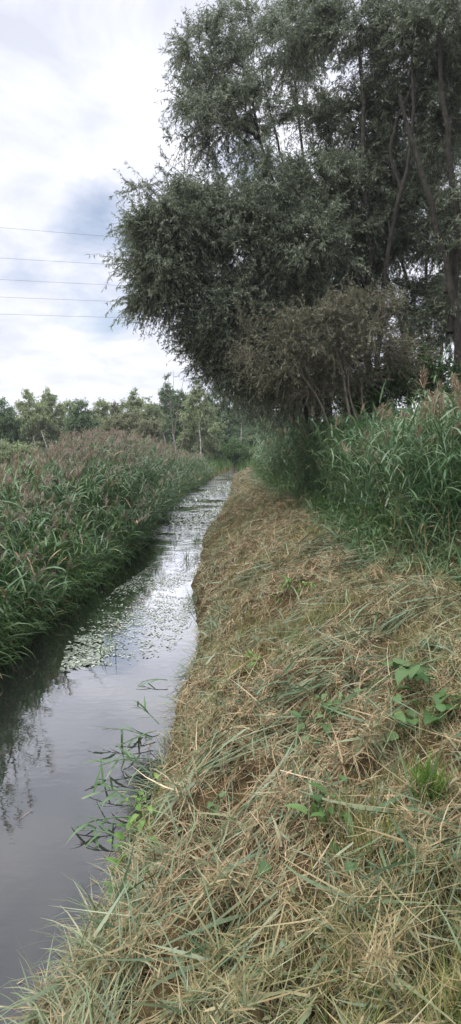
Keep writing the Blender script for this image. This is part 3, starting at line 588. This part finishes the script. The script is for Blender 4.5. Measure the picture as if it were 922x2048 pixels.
tag(mb.build('cut_reeds', M['cut']), 'grey green cut reed leaves and stems strewn in swathes over the hay', 'cut reeds', kind='stuff')
# stubble in tufts
mb = MB(); Cn = scatter(1500, -2, 4.5, 1.15, 24, lambda x, y: onbank(x, y) & (wob(x, y, 1.7, 2) > -.02)); k = 34; q = np.repeat(np.arange(len(Cn)), k); rad = rng.uniform(.03, .10, len(Cn))
off = rng.normal(size=(len(q), 2)) * rad[q][:, None]; p = Cn[q].copy(); p[:, :2] += off; p[:, 2] = gz(p[:, 0], p[:, 1]) - .01
keep = p[:, 0] > xr(p[:, 1]); q, p, off = q[keep], p[keep], off[keep]
th = rng.uniform(.05, .17, len(Cn)); tl = rng.normal(size=(len(Cn), 2)) * .3
d = np.c_[off / rad[q][:, None] * .3 + tl[q] + rng.normal(size=off.shape) * .25, np.ones(len(q))]
ribbons(mb, p, d, th[q] * rng.uniform(.5, 1.3, len(q)), rng.uniform(.0022, .0045, len(q)) * np.maximum(1, p[:, 1] / 7) ** .6, rng.uniform(.1, .9, len(q)), 3)
tag(mb.build('grass_stubble', M['stub']), 'short upright yellow green grass stubble growing through the hay', 'grass', kind='stuff')
# fringe at the near water's edge
mb = MB(); B = scatter(7000, -2, 1, 1.5, 30, lambda x, y: (x > xr(y) + .04) & (x < xr(y) + .5) & (wob(x, y, 4.5, 1) > -.15)); n = len(B); B[:, 2] = np.maximum(B[:, 2], 0) + .01
d = np.c_[rng.uniform(-.8, .5, n), rng.normal(size=n) * .8 - .2, rng.uniform(0, .9, n)]
ribbons(mb, B, d, rng.uniform(.04, .20, n), rng.uniform(.003, .007, n) * np.maximum(1, B[:, 1] / 6) ** .5, rng.uniform(.4, 1.6, n), 4)
B = scatter(3000, -2, 1, 1.5, 30, lambda x, y: (x > xr(y) - .06) & (x < xr(y) + .45) & (wob(x, y, 3.0, 2) > .08)); n = len(B); B[:, 2] = np.maximum(B[:, 2], 0) + .01
d = np.c_[rng.uniform(-1.1, .4, n), rng.normal(size=n) * .8 - .2, rng.uniform(0, .9, n)]
ribbons(mb, B, d, rng.uniform(.10, .36, n), rng.uniform(.004, .010, n) * np.maximum(1, B[:, 1] / 6) ** .5, rng.uniform(.4, 1.6, n), 4, m=1)
tag(mb.build('edge_grass', [M['hay'], M['cut']]), 'cut grass hanging over the near edge of the water', 'grass', kind='stuff')

# ------------------------------------------------------------------ floating leaves
def wp(u, v):
    d = pdir(u, v); t = -EYE / d[2]; return d[0] * t, d[1] * t
def inpoly(x, y, pts):
    c = np.zeros(len(x), bool); j = len(pts) - 1
    for i in range(len(pts)):
        xi, yi = pts[i]; xj, yj = pts[j]; c ^= ((yi > y) != (yj > y)) & (x < (xj - xi) * (y - yi) / (yj - yi + 1e-12) + xi); j = i
    return c
def pads(mb, n, px, size, th, dens=0.0, f=3.0):
    pts = [wp(*p) for p in px]; xs = [p[0] for p in pts]; yy = [p[1] for p in pts]
    ok = lambda x, y: inpoly(x, y, pts) & (wob(x, y, f, 2) + .5 * wob(x, y, f * 3, 3) + .7 * (rng.random(len(x)) - .5) > dens) & (x > xl(y)) & (x < xr(y))
    B = scatter(n, min(xs), max(xs), min(yy), max(yy), ok, False); a = rng.uniform(0, 2 * math.pi, n); L = size * rng.uniform(.5, 1.3, n); W = L * rng.uniform(.45, .8, n)
    s = np.linspace(0, 2 * math.pi, 8, endpoint=False); ca, sa = np.cos(a)[:, None], np.sin(a)[:, None]
    ex = np.cos(s)[None] * L[:, None] * .5; ey = np.sin(s)[None] * W[:, None] * .5
    tilt = rng.normal(size=(n, 1)) * th
    Vx = B[:, :1] + ex * ca - ey * sa; Vy = B[:, 1:2] + ex * sa + ey * ca; Vz = rng.uniform(.004, .012, (n, 1)) + ex * tilt + np.abs(ey) * .15
    V = np.stack([Vx, Vy, Vz], -1); b = (np.arange(n) * 8)[:, None]
    mb.add(V, np.concatenate([b + [0, 1, 2, 7], b + [7, 2, 3, 6], b + [6, 3, 4, 5]], 0))
mb = MB()
pads(mb, 5200, [(120, 1340), (150, 1270), (230, 1180), (330, 1110), (400, 1085), (385, 1190), (375, 1260), (340, 1310), (250, 1330)], .032, .10, .02)
pads(mb, 500, [(120, 1345), (135, 1285), (190, 1260), (230, 1300), (190, 1335)], .05, .15, -.2)
pads(mb, 5200, [(330, 1080), (350, 1010), (420, 975), (470, 960), (466, 1010), (410, 1070)], .07, .25, .12, 1.4)  # far patch: pale leaves added to stand in for sky reflected in ripples
tag(mb.build('floating_pondweed', M['pad'], smooth=False), 'pale floating pondweed leaves in patches on the stream, the far ones standing in for bright ripples', 'pondweed', kind='stuff')

mb = MB(); ok = lambda x, y: (x < xr(y)) & (x > xl(y)) & ((rng.random(len(x)) < np.exp(-(xr(y) - x) / .08)) | (rng.random(len(x)) < .0006))
B = scatter(420, -3, .5, 2.2, 20, ok); B[:, 2] = .006; n = len(B)
ribbons(mb, B, np.c_[rng.normal(size=(n, 2)), np.zeros(n)], rng.uniform(.02, .13, n), rng.uniform(.002, .006, n), 0, 3, None, 0, 0, rng.normal(size=n) * .3)
tag(mb.build('floating_straw', M['dead']), 'cut straw and bits of stem floating along the near water edge', 'straw', kind='stuff')

# ------------------------------------------------------------------ single plants and cut pieces that read on their own
def reed_stalk(p0, d0, L, lab, nleaf=6, mt='reedb', droop=.3, leafL=.3, water=False, group=None, plume=False, W=.02):
    root = empty('reed_stalk', p0); tag(root, lab, 'reed', group)
    d0 = unit(np.array(d0, float)); n = 7; c = [np.array(p0, float)]
    for j in range(n - 1): c.append(c[-1] + unit(d0 + np.array([0, 0, -1]) * droop * (j / n) ** 1.2) * L / (n - 1))
    c = np.array(c); mb = MB(); tubes(mb, c[None], np.linspace(.005, .002, n)[None], 6); mb.build('stem', M[mt], root, p0)
    for i in range(nleaf):
        f = .25 + .72 * i / nleaf; k = min(int(f * (n - 1)), n - 2); q = c[k] + (c[k + 1] - c[k]) * (f * (n - 1) - k)
        mb = MB(); dd = unit(c[k + 1] - c[k]) * .8 + rng.normal(size=3) * .55 + (0, 0, .15)
        ribbons(mb, q[None], dd[None], leafL * rng.uniform(.7, 1.2), W * rng.uniform(.8, 1.2), rng.uniform(.2, 1.2), 6, np.array([.4, .9, 1, .9, .7, .4, .04]), None)
        mb.build('leaf', M[mt], root, p0)
    if plume:
        mb = MB(); k = 60; q = np.repeat(c[-1:], k, 0) + unit(c[-1] - c[-2]) * rng.uniform(-.05, .18, (k, 1)); d = unit(c[-1] - c[-2]) * .8 + rng.normal(size=(k, 3)) * .4 + (.25, 0, 0)
        ribbons(mb, q, d, rng.uniform(.06, .15, k), .006, .8, 3); mb.build('plume', M['plumet'], root, p0)
    return root
GB = 'broken reeds hanging over the water'
for (u, v, d, L, lab, nl) in (
    (305, 1490, (-1, .2, .35), .62, 'broken reed stalk arching over the water with a broad pointed leaf', 6),
    (300, 1530, (-1, -.3, .25), .55, 'broken reed stalk lying lower, just above the dark water', 6),
    (285, 1600, (-1, .1, .10), .60, 'reed stalk reaching flat across the water from the bank', 5),
    (262, 1650, (-1, -.2, .15), .50, 'reed stalk trailing its leaf tips in the water', 5),
    (300, 1560, (-1, .5, .6), .42, 'broken reed stalk pointing up and back towards the far bank', 6),
    (270, 1630, (-.8, .4, .5), .46, 'kinked reed stalk with dark leaves crossing the flat lying one', 6),
    (312, 1475, (-1, -.6, .05), .50, 'thin stalk drooping straight down beside the arching one', 6),
    (240, 1690, (-1, .3, .2), .40, 'pale stalk nearest the bright green weed at the water', 4),
    (335, 1370, (-1, .1, .1), .40, 'short stalk with two yellowing leaves floating by the muddy notch', 4),
    (318, 1460, (-.7, .5, .5), .45, 'short reed stalk sticking up from the bank edge', 5)):
    p = gp(u, v); p = np.array([p[0], p[1], max(p[2], .02) + .03]); reed_stalk(p, d, L * .72, lab, nl, 'reed', .75, .20, group=GB, W=.017)
for (x, y, L, lab, nl) in ((-2.95, 7.4, 2.05, 'tall reed over the near water whose head mirrors as the longest dark streak', 9), (-3.05, 6.9, 2.0, 'tall reed at the frame edge behind the near water', 9),
    (-2.85, 6.3, 1.75, 'reed leaning over the water at the frame edge', 8), (-3.0, 8.2, 2.0, 'slim plumed reed on the near end of the far bank', 9), (-2.75, 5.8, 1.3, 'low reed hanging into the frame just above the water', 7)):
    p = (x, y, float(gz(x, y)) - .02); reed_stalk(p, (rng.uniform(.05, .25), rng.normal() * .08, 1), L, lab, nl, 'reed', .12, .38, group='tall reeds on the near end of the far bank', plume=True, W=.022)
for (u, v, d, L, lab, nl, pl) in (
    (850, 1080, (.03, -.05, 1), 1.75, 'tall single reed standing above the others with a brown plume', 11, True),
    (905, 1095, (-.02, 0, 1), 1.7, 'tall reed at the frame edge with wide blue green leaves', 12, True),
    (800, 1075, (-.12, 0, 1), 1.45, 'reed leaning left out of the uncut stand', 10, False),
    (885, 1110, (.1, -.1, 1), 1.4, 'leafy reed at the very front of the uncut stand', 11, False)):
    p = gp(u, v); reed_stalk(p, d, L, lab, nl, 'reedb', .15, .42, group='tall reeds at the front of the uncut stand', plume=pl, W=.027)
for (u, v, lab, k, L) in ((205, 1312, 'small tuft of reed blades rising from the open water', 9, .3), (372, 1120, 'thin tuft of blades standing in the water near the bank', 12, .42), (392, 1085, 'green tuft at the narrow of the stream', 14, .35), (350, 1085, 'sparse blades standing off the far reeds', 14, .4)):
    x, y = wp(u, v); root = empty('water_tuft', (x, y, 0)); tag(root, lab, 'tuft', 'tufts standing in the water')
    mb = MB(); p = np.c_[x + rng.normal(size=k) * .05, y + rng.normal(size=k) * .05, np.full(k, -.03)]; ribbons(mb, p, np.c_[rng.normal(size=(k, 2)) * .45, np.ones(k)], rng.uniform(.5, 1.2, k) * L, .012, rng.uniform(.1, 1.4, k), 5)
    mb.build('foliage', M['reed'], root, (x, y, 0))
def bundle(u, v, th, L, k, lab, mt='cut', W=.016, spread=.30, wd=.08):
    c = gp(u, v); root = empty('cut_reed_bundle', c); tag(root, lab, 'cut reeds', 'bundles of cut reed on the hay'); u_ = np.array([math.cos(th), math.sin(th)]); v_ = np.array([-u_[1], u_[0]])
    for nm, kk, ww, ll in (('stems', k // 3, .005, 1.1), ('leaves', k, W * .75, .55)):
        mb = MB(); pp = c[:2] + u_ * (rng.uniform(-.5, .1, (kk, 1)) if nm == 'stems' else rng.uniform(-.45, .35, (kk, 1))) * L + v_ * rng.normal(size=(kk, 1)) * wd
        t2 = th + rng.normal(size=kk) * spread; e = pp + np.stack([np.cos(t2), np.sin(t2)], -1) * L * .5; sl = (gz(e[:, 0], e[:, 1]) - gz(pp[:, 0], pp[:, 1])) / (L * .5)
        ribbons(mb, np.c_[pp, gz(pp[:, 0], pp[:, 1]) + rng.uniform(.05, .12, kk)], np.c_[np.cos(t2), np.sin(t2), sl + .05 + rng.normal(size=kk) * .08], L * ll * rng.uniform(.4, 1, kk), ww * rng.uniform(.5, 1.3, kk), .3, 6, np.array([.4, .9, 1, .9, .7, .4, .05]), rng.uniform(-1.2, 1.2, kk), 0, rng.normal(size=kk) * .45)
        mb.build(nm, M[mt], root, c)
bundle(735, 1140, 3.2, .75, 34, 'pale blue green reed top spread like a fan near the uncut reeds')
bundle(640, 1362, 2.95, .70, 46, 'long flat bundle of cut reed lying across the middle of the bank')
bundle(700, 1290, 3.85, .95, 40, 'cut reeds fanned down the slope above the flat bundle')
bundle(840, 1240, 3.5, .9, 36, 'cut reed bundle below the standing reeds near the frame edge')
bundle(640, 1100, 3.3, .8, 30, 'small swathe of cut reed on the crest of the bank')
bundle(860, 1350, 4.0, .7, 34, 'cut reeds tangled round the large leafy weed')
bundle(600, 1640, 4.5, .5, 14, 'few long grey green reed blades lying straight down the slope', W=.012)
bundle(400, 1560, 3.9, .6, 36, 'cut green stems combed down towards the water')
bundle(230, 1800, 4.1, .5, 34, 'broad reed blades at the water corner closest to the viewer', W=.018)
def broad_leaf(mb, p, d, L, W, fold=.25):
    """a lobed leaf with a folded midrib"""
    d = unit(np.array(d, float)); s = unit(np.cross(d, (0, 0, 1.)) + rng.normal(size=3) * .25); nn = np.cross(s, d); o = []
    ts = np.array([0, .08, .3, .55, .8, 1.0]); ws = np.array([.25, .85, 1.0, .85, .5, .02]) * W * .5
    for t, w_ in zip(ts, ws):
        c = p + d * L * t + nn * (-.35 * L * t * t); z = w_ * fold + rng.normal() * .03 * W
        o.append([c + s * w_ + nn * z, c, c - s * w_ + nn * z])
    q = []
    for j in range(5):
        for a in (0, 1): b = j * 3 + a; q.append([b, b + 1, b + 4, b + 3])
    mb.add(np.array(o), q)
def leafy(u, v, n, L, W, H, lab, nm='broadleaf_weed', mt='weed', sp=.1):
    c = gp(u, v); root = empty(nm, c); tag(root, lab, 'plant', 'leafy weeds on the bank'); mb = MB(); st = MB()
    for i in range(int(n * 1.6)):
        b = c + np.array([rng.normal() * sp, rng.normal() * sp, 0]); b[2] = gz(b[0], b[1]); h = H * rng.uniform(.3, 1); a = rng.uniform(0, 6.28)
        tip = b + np.array([math.cos(a) * .4 * h, math.sin(a) * .4 * h, h + .03]); tubes(st, np.array([[b, (b + tip) / 2 + (0, 0, .01), tip]]), np.array([[.003, .0025, .002]]), 4)
        broad_leaf(mb, tip, (math.cos(a), math.sin(a), rng.uniform(-.5, .9)), L * rng.uniform(.4, 1.0), W * rng.uniform(.4, .95), rng.uniform(-.1, .8))
    mb.add(np.concatenate(st.V), np.concatenate(st.Q)); mb.build('foliage', M[mt], root, c, smooth=False)
leafy(655, 1440, 26, .085, .06, .10, 'low leafy weed with pale crumpled leaves in the middle of the hay', sp=.09)
leafy(640, 1488, 4, .09, .075, .05, 'two or three flat round leaves just below the crumpled weed', sp=.03)
leafy(840, 1385, 8, .16, .14, .14, 'large pale leaf weed among tangled cut reeds', sp=.08)
leafy(850, 1440, 14, .12, .09, .08, 'dark leafy weed under the large pale leaf', sp=.10, mt='herb')
leafy(270, 1690, 34, .075, .05, .16, 'bright green leafy weed growing at the water edge', mt='bright', sp=.09)
leafy(585, 1182, 22, .08, .05, .12, 'small bright green plant high on the bank', mt='bright', sp=.10)
leafy(505, 1333, 10, .06, .045, .06, 'tiny green rosette beside the flat reed bundle', mt='bright', sp=.05)
leafy(645, 1640, 12, .10, .06, .06, 'dark green leaves sunk in the stubble of the lower bank', mt='herb', sp=.08)
leafy(420, 1670, 6, .07, .05, .07, 'few rounded leaves among hay above the water weed', sp=.05)
leafy(230, 1830, 10, .13, .05, .10, 'broad leaved plant at the water corner closest to the viewer', sp=.07)
def tuft(u, v, k, H, sp, lab, mt='bright', W=.005):
    c = gp(u, v); root = empty('grass_tuft', c); tag(root, lab, 'grass tuft', 'single grass tufts on the bank'); mb = MB()
    p = np.c_[c[0] + rng.normal(size=k) * sp, c[1] + rng.normal(size=k) * sp, np.zeros(k)]; p[:, 2] = gz(p[:, 0], p[:, 1])
    ribbons(mb, p, np.c_[rng.normal(size=(k, 2)) * .3, np.ones(k)], rng.uniform(.5, 1.1, k) * H, W, rng.uniform(.1, .8, k), 4); mb.build('foliage', M[mt], root, c)
tuft(858, 1580, 120, .17, .03, 'vivid green grass tuft standing upright low on the bank')
tuft(560, 1290, 260, .17, .07, 'big olive grass tussock beside the flat reed bundle', 'stub', .004)
tuft(605, 1290, 160, .15, .05, 'tawny grass tussock next to the olive one', 'stub', .004)
tuft(600, 1560, 120, .10, .05, 'small green tuft in the stubble', 'stub', .004)
tuft(770, 1500, 120, .12, .05, 'green tuft of short blades below the large leaf weed', 'stub', .004)
tuft(720, 1700, 300, .17, .08, 'tall tawny stubble clump low on the bank', 'stub', .004)
